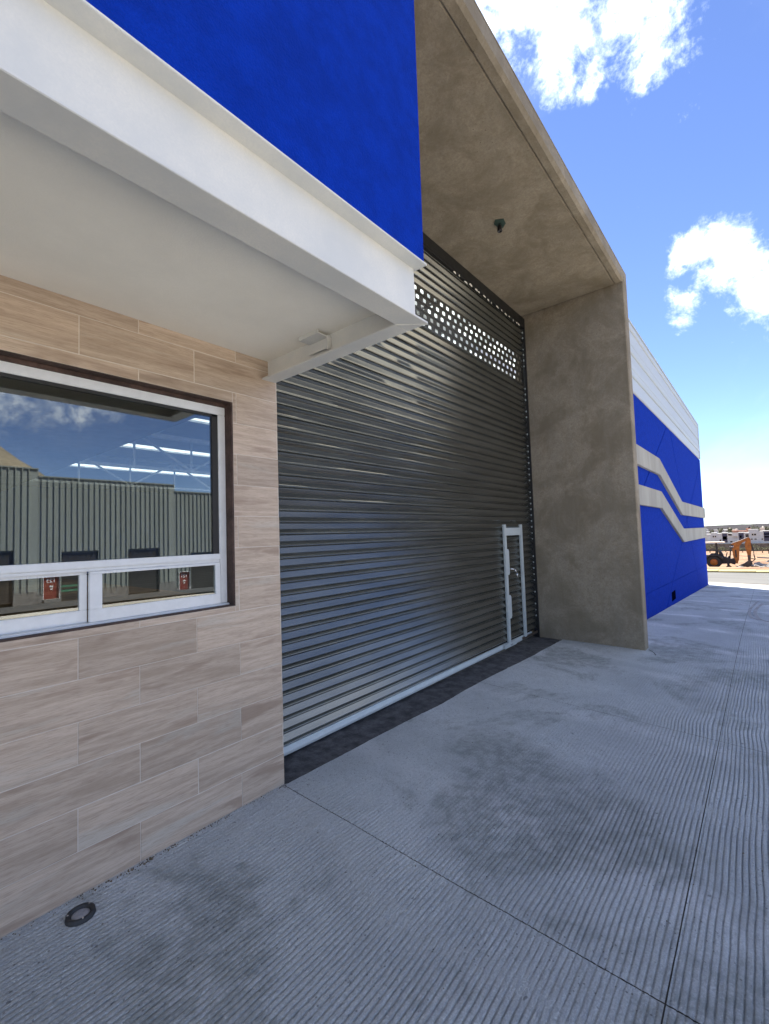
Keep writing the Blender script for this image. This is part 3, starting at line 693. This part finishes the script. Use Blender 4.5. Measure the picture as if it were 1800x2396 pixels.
# round pipe end let into the slab by the tiled wall
dn = tag(empty('drain_ring', (-1.232, -.143, 0.0)), 'black round drain ring let into the concrete beside the tiled wall', 'drain')
MB().lathe([(.036, -.008), (.040, .014), (.048, .017), (.056, .014), (.059, -.004)], (0, 0, .003), 'Z', 40).build('ring', 'dark_gasket', dn, smooth=True)
MB().lathe([(0, .006), (.026, .007), (.0365, .004), (.038, -.006)], (0, 0, .003), 'Z', 32).build('cap', 'drain_cap', dn, smooth=True)
for a in (.5, 2.7, 4.6): MB().lathe([(0, .003), (.004, .002), (.0045, 0)], (.048*math.cos(a), .048*math.sin(a), .0185), 'Z', 8).build('screw', 'chrome', dn)
# grit swept against the foot of the tiled wall
gr = MB()
for i in range(620):
    x = -2.6+2.6*random.random(); y = -.006-abs(random.gauss(0, .016)); s = random.uniform(.0015, .0065)
    if random.random() < .22: x = random.uniform(-1.6, 4.5); y = random.uniform(-2.6, -.15); s = random.uniform(.0015, .005)
    zz = float(gz(x, y)); a = random.random()*6
    gr.v += [(x+s*1.6*math.cos(a), y+s*1.6*math.sin(a), zz-.002), (x+s*math.cos(a+2.1), y+s*math.sin(a+2.1), zz-.002), (x+s*math.cos(a+4), y+s*math.sin(a+4), zz-.002), (x, y, zz+s*.9)]
    n = len(gr.v)-4; gr.f += [(n, n+1, n+3), (n+1, n+2, n+3), (n+2, n, n+3), (n+2, n+1, n)]
tag(gr.build('grit', 'debris'), 'fine grit and dry leaf crumbs along the wall foot', 'debris', None, 'stuff')

# ------------------------------------------------------------------ backhoe on the dirt lot
BX = 62.0; BG = -3.22
bh = tag(empty('backhoe_loader', (BX, 0, BG)), 'yellow backhoe loader with black tyres and folded digging arm on the dirt lot', 'digger')
def P(name, pts, x0, x1, mat, bev=.0, parent=None): return MB().prism(pts, 'X', x0, x1).build(name, mat, parent or bh, bevel=bev)
def hz(z): return z-BG
P('chassis', [(5.6, .75), (5.6, 1.25), (2.9, 1.45), (1.2, 1.35), (.2, .95), (.2, .50), (1.2, .45), (5.2, .5)], -.45, .45, 'digger_black', .04)
P('bonnet', [(5.5, 1.2), (5.45, 1.75), (3.3, 1.95), (3.1, 1.3)], -.48, .48, 'digger_yellow', .06)
for s in (-1, 1):
    x0, x1 = (.55, 1.02) if s > 0 else (-1.02, -.55)
    wv = empty('rear_wheel', (0, 0, 0)); wv.parent = bh
    MB().lathe([(.36, x0), (.60, x0), (.68, x0+.06), (.68, x1-.06), (.60, x1), (.36, x1)], (0, 1.86, .66), 'X', 30).build('tyre', 'tyre_rubber', wv)
    MB().lathe([(0, x0+.10), (.16, x0+.10), (.18, x0+.05), (.34, x0+.10), (.37, x0+.03), (.37, x1-.03), (.34, x1-.10), (.18, x1-.05), (0, x1-.05)], (0, 1.86, .66), 'X', 24).build('rim', 'digger_yellow', wv)
    wv = empty('front_wheel', (0, 0, 0)); wv.parent = bh
    MB().lathe([(.24, x0), (.40, x0), (.46, x0+.05), (.46, x1-.12), (.40, x1-.08), (.24, x1-.08)], (0, 4.5, .46), 'X', 26).build('tyre', 'tyre_rubber', wv)
    MB().lathe([(0, x0+.06), (.24, x0+.04), (.24, x1-.10), (0, x1-.14)], (0, 4.5, .46), 'X', 20).build('rim', 'digger_yellow', wv)
    P('fender', [(2.75, 1.05), (2.6, 1.32), (2.2, 1.48), (1.5, 1.46), (1.05, 1.25), (.95, 1.0), (1.10, 1.0), (1.5, 1.36), (2.2, 1.38), (2.62, 1.0)], x0-.02, x1+.04, 'digger_black', .01)
    for ya, yb in ((2.85, 2.75), (1.55, 1.62)): MB().bar((s*.66, ya, 1.3), (s*.66, yb, 2.78), .06, 8).build('post', 'digger_black', bh)
    P('loader_arm', [(3.2, 1.5), (3.2, 1.75), (5.0, 1.35), (6.2, .55), (6.05, .40), (4.9, 1.12)], s*.62-.06, s*.62+.06, 'digger_yellow')
    P('stabiliser', [(.55, .95), (.72, .95), (.70, .25), (.86, .10), (.86, .04), (.38, .04), (.38, .10), (.55, .25)], s*.72-.07, s*.72+.07, 'digger_black', .01)
P('roof', [(3.0, 2.78), (2.95, 2.90), (1.05, 2.93), (.82, 2.88), (.82, 2.80)], -.80, .80, 'digger_roof', .02)
P('seat', [(2.2, 1.35), (2.2, 1.60), (1.75, 1.62), (1.68, 2.15), (1.56, 2.15), (1.6, 1.35)], -.25, .25, 'digger_black', .04)
P('console', [(1.42, 1.2), (1.40, 1.85), (1.22, 1.88), (1.05, 1.55), (.95, 1.2)], -.3, .3, 'digger_black', .03)
P('loader_bucket', [(6.1, .1), (7.0, .05), (6.9, .12), (6.3, .25), (6.35, .85), (6.6, 1.0), (6.2, .9), (6.0, .5)], -1.1, 1.1, 'bucket_steel')
P('swing_post', [(.35, .45), (.35, 1.0), (.10, 1.10), (-.06, .75), (.0, .35)], -.22, .22, 'digger_black', .03)
# boom: traced in its own plane, 0.3 m thick
P('boom', [(.02, .50), (.14, 1.30), (.20, 2.05), (.30, 2.45), (.27, 2.62), (.14, 2.72), (-.55, 3.0), (-1.20, 3.32), (-1.36, 3.36), (-1.40, 3.18), (-1.16, 3.02), (-.72, 2.76), (-.47, 2.42), (-.42, 1.75), (-.36, .95), (-.22, .48)], -.16, .16, 'digger_yellow', .015)
P('boom_top_plate', [(.29, 2.66), (.15, 2.77), (-.55, 3.05), (-1.20, 3.37), (-1.20, 3.325), (-.55, 3.005), (.14, 2.725)], -.19, .19, 'digger_roof')
P('boom_slot', [(-.06, 1.15), (-.04, 2.0), (-.18, 2.0), (-.18, 1.15)], -.166, .166, 'digger_black')
pt_ = P('boom_badge', [(.36, 2.22), (.40, 2.46), (.27, 2.60), (.02, 2.52), (.10, 2.16)], -.172, .172, 'digger_black')
text_part('lettering', 'CAT', .20, 'sign_white', pt_, (-.174, .22, 2.36), (R(90), 0, R(-90)), .002, .004)
P('dipper_stick', [(-1.12, 3.24), (-1.36, 3.34), (-1.47, 3.16), (-1.50, 2.2), (-1.42, 1.55), (-1.36, .72), (-1.14, .72), (-1.10, 1.5), (-.96, 2.2), (-.94, 2.7)], -.13, .13, 'digger_yellow', .015)
P('stick_lower', [(-1.10, 1.42), (-1.40, 1.42), (-1.33, .62), (-1.13, .62)], -.135, .135, 'bucket_steel')
P('digging_bucket', [(-1.10, .80), (-1.42, .80), (-1.50, .45), (-1.38, .20), (-1.05, .10), (-.40, .28), (-.42, .34), (-.78, .52)], -.30, .30, 'bucket_steel', .01)
for j in range(4): P('bucket_tooth', [(-.44, .34), (-.42, .26), (-.26, .24)], -.27+j*.155, -.21+j*.155, 'bucket_steel')
lk = MB(); lk.bar((0, -1.45, 2.75), (0, -1.66, 1.95), .055, 8); lk.bar((0, -1.66, 1.95), (0, -1.66, 1.5), .03, 8); lk.build('bucket_cylinder', 'digger_black', bh)
lk = MB(); lk.bar((0, -1.66, 1.5), (0, -1.74, .95), .05, 6); lk.bar((0, -1.74, .95), (0, -1.36, 1.10), .045, 6); lk.bar((0, -1.74, .95), (0, -1.42, .66), .045, 6); lk.build('bucket_link', 'digger_black', bh)
lk = MB(); lk.bar((0, .46, .9), (0, .36, 1.9), .06, 8); lk.bar((0, .36, 1.9), (0, .28, 2.35), .03, 8); lk.build('boom_cylinder', 'digger_black', bh)
for a in ((.7, .95, 1.1), (.55, 1.05, 1.35), (.85, 1.0, 1.5)): MB().bar((0.25, a[0], a[1]), (.25, a[0]-.18, a[2]+.2), .05, 7).build('control_lever', 'digger_black', bh)

# rubble to the right of the bucket
def chunk(y, x, s, sq, seed, flat=.6):
    r = random.Random(seed); bm = bmesh.new(); bmesh.ops.create_icosphere(bm, subdivisions=1, radius=1)
    for v in bm.verts:
        v.co *= r.uniform(.72, 1.2); v.co.x *= s*.6; v.co.y *= s*sq*.6; v.co.z *= s*flat*.55
    bmesh.ops.recalc_face_normals(bm, faces=bm.faces)
    me = bpy.data.meshes.new('rubble_chunk'); bm.to_mesh(me); bm.free(); me.materials.append(MAT['rubble_grey'])
    o = link('rubble_chunk', me, None, (x, y, float(gz(x))-.05+s*flat*.3)); o.rotation_euler = (r.uniform(-.4, .4), r.uniform(-.3, .3), r.uniform(0, 3)); return o
RB = [(-1.9, 60.5, .55, 1.2, .7), (-2.05, 61.5, .8, 1.0, .9), (-2.4, 60.3, .5, 1.5, .5), (-2.55, 60.8, .6, 1.0, .8), (-2.8, 61.2, .7, 1.3, .7), (-3.1, 60.6, .9, 1.2, .8), (-3.5, 61.0, 1.0, 1.1, .9), (-3.9, 60.4, .8, 1.4, .8), (-2.3, 59.6, .4, 1.2, .5), (-2.9, 59.6, .45, 1.4, .6), (-3.4, 59.5, .5, 1.2, .6), (-1.6, 61.8, .5, 1.2, .8), (-.55, 62.9, .5, 2.0, .35), (-.1, 63.2, .35, 1.4, .4), (-4.4, 61.0, .9, 1.2, .9), (-5.0, 60.5, 1.0, 1.2, .8)]
ORD = ['first', 'second', 'third', 'fourth', 'fifth', 'sixth', 'seventh', 'eighth', 'ninth', 'tenth', 'eleventh', 'twelfth', 'thirteenth', 'fourteenth', 'fifteenth', 'sixteenth', 'seventeenth', 'eighteenth']
RB.sort(key=lambda p: -p[0]/(p[1]+1.95))
for i, (y, x, s, q, fl) in enumerate(RB):
    tag(chunk(y, x, s, q, 100+i, fl), 'broken grey concrete chunk, %s from the left in the rubble by the digging bucket' % ORD[i], 'rubble', 'rubble chunks beside the digging bucket')
for i, (y, x, ln, z) in enumerate(((-3.0, 62.6, 2.2, .95), (-3.6, 62.2, 1.6, .72), (-3.3, 61.6, 1.3, .55))):
    o = MB().box(-.35, .35, -ln/2, ln/2, -.06, .06).build('concrete_plank', 'rubble_grey', None, (x, y, float(gz(x))+z)); o.rotation_euler = (R((4, -3, 6)[i]), R(3), R(5*i))
    tag(o, ('long pale broken slab lying on top of the rubble heap', 'middle pale broken slab on the rubble heap', 'lowest pale broken slab leaning in the rubble heap')[i], 'slab', 'broken slabs on the rubble heap')

# ------------------------------------------------------------------ far town
HX = 290.0; TZ = -8.25
tw_ = MB(); tw_.box(283.5, 284.3, -160, 160, -13, TZ+.15)
tag(tw_.build('retaining_wall', 'stone_wall'), 'long dark stone retaining wall below the white houses', 'wall')
xs = np.linspace(284.3, 420, 12); ys = np.linspace(-400, 400, 20); X, Y = np.meshgrid(xs, ys, indexing='ij')
tag(grid_mesh('terrace', X, Y, TZ+0*X+np.maximum(0, (X-320))*.02, 'dry_earth'), 'earth terrace carrying the row of houses', None, None, 'structure')
def house(y0, y1, z1, mat, wins, label, depth=9.0, x=HX, base=TZ, extra=()):
    h = tag(empty('house', (x, (y0+y1)/2, base)), label, 'house', 'white houses on the far terrace'); cy = (y0+y1)/2
    lo, hi = min(y0, y1), max(y0, y1)
    MB().box(0, depth, lo-cy, hi-cy, -.3, z1-base).build('wall', mat, h)
    MB().box(-.12, depth+.1, lo-cy-.04, hi-cy+.04, z1-base+.001, z1-base+.18).build('parapet', mat, h)
    for (a, b, c, d, m) in wins:
        f = MB().box(-.05, .05, min(a, b)-cy-.08, max(a, b)-cy+.08, c-base-.08, d-base+.08).build('window', 'house_white' if mat != 'house_white' else 'house_cream', h)
        MB().box(-.075, -.055, min(a, b)-cy, max(a, b)-cy, c-base, d-base).build('pane', m, f)
    for (a, b, c, d, dx, m) in extra: MB().box(-dx, -.005, min(a, b)-cy, max(a, b)-cy, c-base, d-base).build('bay', m, h)
    return h
def vy(px): return 20.572-(px-140)*(24.917/1460)
def vz(py): return -7.823+(910-py)*(5.22/240)*.985
def W(a, b, c, d, m='window_dark'): return (vy(a), vy(b), vz(d), vz(c), m)
house(vy(60), vy(262), vz(705), 'house_white', [W(170, 242, 750, 885, 'grey_paint')], 'white house with a grey door at the left end of the far row')
house(vy(263), vy(395), vz(672), 'house_white', [W(303, 340, 738, 775), W(355, 390, 738, 775)], 'white house with two small square windows above the digger roof')
house(vy(396), vy(522), vz(690), 'house_white', [W(470, 505, 830, 870)], 'plain white house between the twin windows and the navy front')
house(vy(523), vy(668), vz(676), 'house_white', [W(540, 660, 690, 905, 'navy_glass'), W(552, 648, 755, 835, 'grey_paint')], 'white house with a tall navy panel behind the digger roof')
house(vy(669), vy(925), vz(690), 'house_white', [W(685, 770, 700, 740), W(720, 780, 872, 900)], 'white house with a bright projecting box on its upper floor', extra=[(vy(785), vy(924), vz(760), vz(672), 1.4, 'house_white')])
house(vy(926), vy(1058), vz(676), 'house_white', [W(935, 1052, 688, 880, 'navy_glass'), W(960, 1000, 740, 800, 'grey_paint')], 'white house with a navy panel behind the raised digger arm')
house(vy(1059), vy(1178), vz(682), 'house_white', [W(1092, 1165, 712, 790)], 'white house with one dark window above the digger arm')
house(vy(1179), vy(1392), vz(612), 'house_white', [W(1235, 1275, 705, 747), W(1288, 1335, 705, 747), W(1210, 1250, 820, 845), W(1290, 1340, 820, 845)], 'tallest white house with a pair of small dark windows')
house(vy(1393), vy(1494), vz(660), 'house_white', [W(1450, 1480, 820, 850)], 'narrow white house right of the tallest one')
house(vy(1495), vy(1660), vz(650), 'house_white', [W(1505, 1650, 662, 880, 'navy_glass'), W(1515, 1640, 705, 735, 'grey_paint'), W(1515, 1640, 770, 800, 'grey_paint')], 'white house with a slatted navy front at the right edge')
for i in range(-9, 10):                   # rooftops of the rows behind
    for row in (0, 1):
        y = i*8.3+row*3.7+random.uniform(-1.5, 1.5); mat = random.choice(['house_white', 'house_cream', 'house_terracotta', 'house_cream'])
        xx = 330+row*45; zt = -2.1+row*.45+random.uniform(-.5, .5)
        if not (-14 < y < 34): continue
        wz = zt-1.6
        h = tag(empty('house', (xx, y, -8.3)), None, 'house', 'house rows behind the terrace')
        ww = random.uniform(2.2, 3.6); MB().box(0, 8, -ww, ww, 0, zt+8.3).build('wall', mat, h); MB().box(-.1, 8.1, -ww-.1, ww+.1, zt+8.301, zt+8.5).build('roof', mat, h)
        MB().lathe([(0, 0), (.6, 0), (.6, .9), (.4, 1.15), (0, 1.2)], (3, ww*.3, zt+8.5), 'Z', 10).build('water_tank', 'house_cream' if i % 2 else 'digger_black', h)
back = sorted([o for o in C.objects if o.type == 'EMPTY' and o.get('group') == 'house rows behind the terrace'], key=lambda o: -o.location.y/o.location.x)
cnt = {}
for o in back:
    cw = {'house_white': 'white', 'house_cream': 'cream', 'house_terracotta': 'terracotta'}[o.children[0].data.materials[0].name]; cnt[cw] = cnt.get(cw, 0)+1
    o['label'] = 'small %s rooftop behind the white terrace, %s %s one from the left' % (cw, ORD[cnt[cw]-1], cw)
# hill ridge
ys = np.linspace(-1800, 1800, 260); us = np.linspace(0, 1, 14); U, Y = np.meshgrid(us, ys, indexing='ij')
ridge = 1.2-.034*(Y-10)*np.exp(-(Y/700)**2)*.55+(fbm(Y*.012+40, Y*0, 9, 5)-.5)*5+(fbm(Y*.12, Y*0, 19, 3)-.5)*2.0
ridge = np.where(np.abs(Y) > 300, ridge+(np.abs(Y)-300)*.012, ridge)
prof_ = np.sin(np.clip(U/.62, 0, 1)*math.pi/2)**.8*np.clip((1-U)/.15, 0, 1)**.5
tag(grid_mesh('hill', 800+U*800, Y, -20+prof_*(ridge+20)+(fbm(U*30, Y*.05, 29, 3)-.5)*1.6*(U > .05), 'scrub_hill'), 'low dark scrub-covered hill on the horizon', None, None, 'structure')
# tan hill behind the opposite units, mirrored in the glass
xs = np.linspace(-420, 330, 90); us = np.linspace(0, 1, 16); U, X = np.meshgrid(us, xs, indexing='ij')
hh = 80*np.exp(-((X-5)/95)**2)+18*np.exp(-((X+220)/120)**2)+(fbm(X*.05, U*6, 55, 4)-.5)*7
tag(grid_mesh('hill', X, -210-U*230, -7+hh*np.sin(np.clip(U/.5, 0, 1)*math.pi/2)*np.clip((1-U)/.3, 0, 1)+(fbm(X*.2, U*20, 57, 3)-.5)*2, 'dry_hill'), 'tan hill rising behind the units in the window reflection', None, None, 'structure')
# dark trees among the rooftops and scrub on the lot
def tree(x, y, base, h, r, label, nleaf=420, name='tree', group='trees among the far houses', ls=.32, cat='tree'):
    t = tag(empty(name, (x, y, base)), label, cat, group)
    b = MB(); b.bar((0, 0, -.2), (r*.05, 0, h*.45), r*.09, 7, r*.06)
    for i in range(5):
        a = i*1.26+random.random(); b.bar((r*.05, 0, h*(.3+.04*i)), (r*.6*math.cos(a), r*.6*math.sin(a), h*(.62+.05*i)), r*.05, 5, r*.015)
    b.build('trunk', 'bark', t)
    c = MB(); cl = [(random.gauss(0, r*.42), random.gauss(0, r*.42), h*random.uniform(.5, .92)) for _ in range(9)]
    for i in range(nleaf):
        q = random.choice(cl); p = Vector((q[0]+random.gauss(0, r*.24), q[1]+random.gauss(0, r*.24), q[2]+random.gauss(0, h*.09)))
        u = Vector((random.gauss(0, 1), random.gauss(0, 1), random.gauss(0, 1))).normalized(); v = u.orthogonal().normalized(); s = ls*random.uniform(.5, 1.2)
        c.quad(tuple(p-u*s), tuple(p+v*s*.5), tuple(p+u*s), tuple(p-v*s*.5))
    c.build('crown', 'leaf_dry', t)
for i, (px, x, base, h, r) in enumerate(sorted(((505, 318, -8.2, 7.6, 1.6), (660, 322, -8.2, 8.2, 1.3), (730, 320, -8.2, 7.4, 1.1), (1310, 325, -8.2, 8.6, 2.0), (1345, 327, -8.2, 7.8, 1.5), (285, 316, -8.2, 6.9, 1.0), (1560, 322, -8.2, 8.0, 1.4)))):
    tree(x, vy(px)*x/290, base, h, r, 'dark round tree behind the white houses, %s from the left' % ORD[i])
for i, (px, x, h, r) in enumerate(sorted(((210, 205, 3.0, 2.2), (420, 215, 2.4, 2.0), (1250, 210, 3.0, 1.7), (1450, 200, 2.2, 2.0), (1590, 190, 2.6, 2.0), (1000, 225, 2.0, 1.6), (600, 235, 1.8, 1.8)))):
    tree(x, -2.573+(vy(px)+2.573)*(x+1.95)/291.95, float(gz(x))-.1, h, r, 'dry thorny bush below the stone retaining wall, %s from the left' % ORD[i], 160, 'bush', 'bushes below the retaining wall', .22, 'bush')

# ------------------------------------------------------------------ units across the way, seen in the window glass
OY = -49.86
def unit(x0, x1, ztop, zbase, num, label, sh_z):
    u = tag(empty('warehouse_unit', (x0, OY, zbase)), label, 'building', 'grey units mirrored in the office window'); W_ = x1-x0; H = ztop-zbase
    cl = MB(); op = [(1.85, 5.05, sh_z), (7.9, 11.15, sh_z)]; dx0, dx1, dz = .38, 1.72, 2.62
    # cladding wall with openings
    cuts = [(0, dx0, 0), (dx0, dx1, dz), (dx1, op[0][0], 0), (op[0][0], op[0][1], op[0][2]-zbase), (op[0][1], op[1][0], 0), (op[1][0], op[1][1], op[1][2]-zbase), (op[1][1], W_, 0)]
    for a, b, z in cuts: cl.box(a, b, -.30, 0, max(z, .9 if z == 0 else z), H)
    cl.box(0, W_, -18, -.301, 0, H-.02)
    wall_ = cl.build('cladding', 'grey_cladding', u)
    for a, b, z in cuts:
        if z == 0: MB().box(a, b, -.30, .06, -1.0, .899).build('plinth', 'rubble_grey', u)
    rib = None; n = int(W_/.5)
    for i in range(n):
        x = .25+i*.5; z0 = .92
        for a, b, z in cuts:
            if a-.03 < x < b+.03 and z > 0: z0 = max(z0, z+.02)
        key = round(z0, 2)
        o = MB().box(-.04, .04, .0005, .12, 0, H-z0-.06).build('rib', 'grey_cladding', wall_, (x, 0, z0))
    MB().box(-.02, W_-.02, -.2, .12, H-.055, H+.05).build('coping', 'grey_cladding', u)
    for a, b, z in op:
        s_ = empty('shutter'); s_.parent = u
        for j in range(int((z-zbase)/.22)): MB().box(a+.02, b-.02, -.28+.02*(j % 2), -.22+.02*(j % 2), .02+j*.22, .22+j*.22).build('shutter_slat', 'green_stripe' if (num == '123' and a < 3 and j in (4, 6)) else 'dark_shutter', s_)
    d = MB().box(dx0+.04, dx1-.04, -.25, -.12, .35, dz-.06).build('door', 'red_door', u)
    fr = MB(); fr.box(dx0, dx0+.05, -.12, .07, .0, dz); fr.box(dx1-.05, dx1, -.12, .07, .0, dz); fr.box(dx0+.05, dx1-.05, -.12, .07, dz-.06, dz); fr.build('door_frame', 'sign_white', u)
    MB().box(dx0, dx1, -.2, .5, -.6, .34).build('door_step', 'rubble_grey', u)
    text_part('number', num, .52, 'sign_white', d, ((dx0+dx1)/2, -.115, dz-.55), (R(90), 0, R(180)), .004, .012)
    hd = MB(); hd.box(dx0+.55, dx0+.85, -.119, -.10, 1.45, 1.6); hd.box(dx0+.6, dx0+.8, -.119, -.10, 1.2, 1.32); hd.build('door_plate', 'sign_white', d)
    return u
unit(-2.93, 10.05, 9.02, -3.45, '125', 'tallest grey ribbed unit at the left of the window reflection', 1.35)
unit(10.07, 23.05, 8.33, -3.75, '123', 'grey ribbed unit with red door 123 in the window reflection', 1.07)
unit(23.07, 36.05, 7.58, -4.45, '121', 'lowest grey ribbed unit with red door 121 in the window reflection', .33)
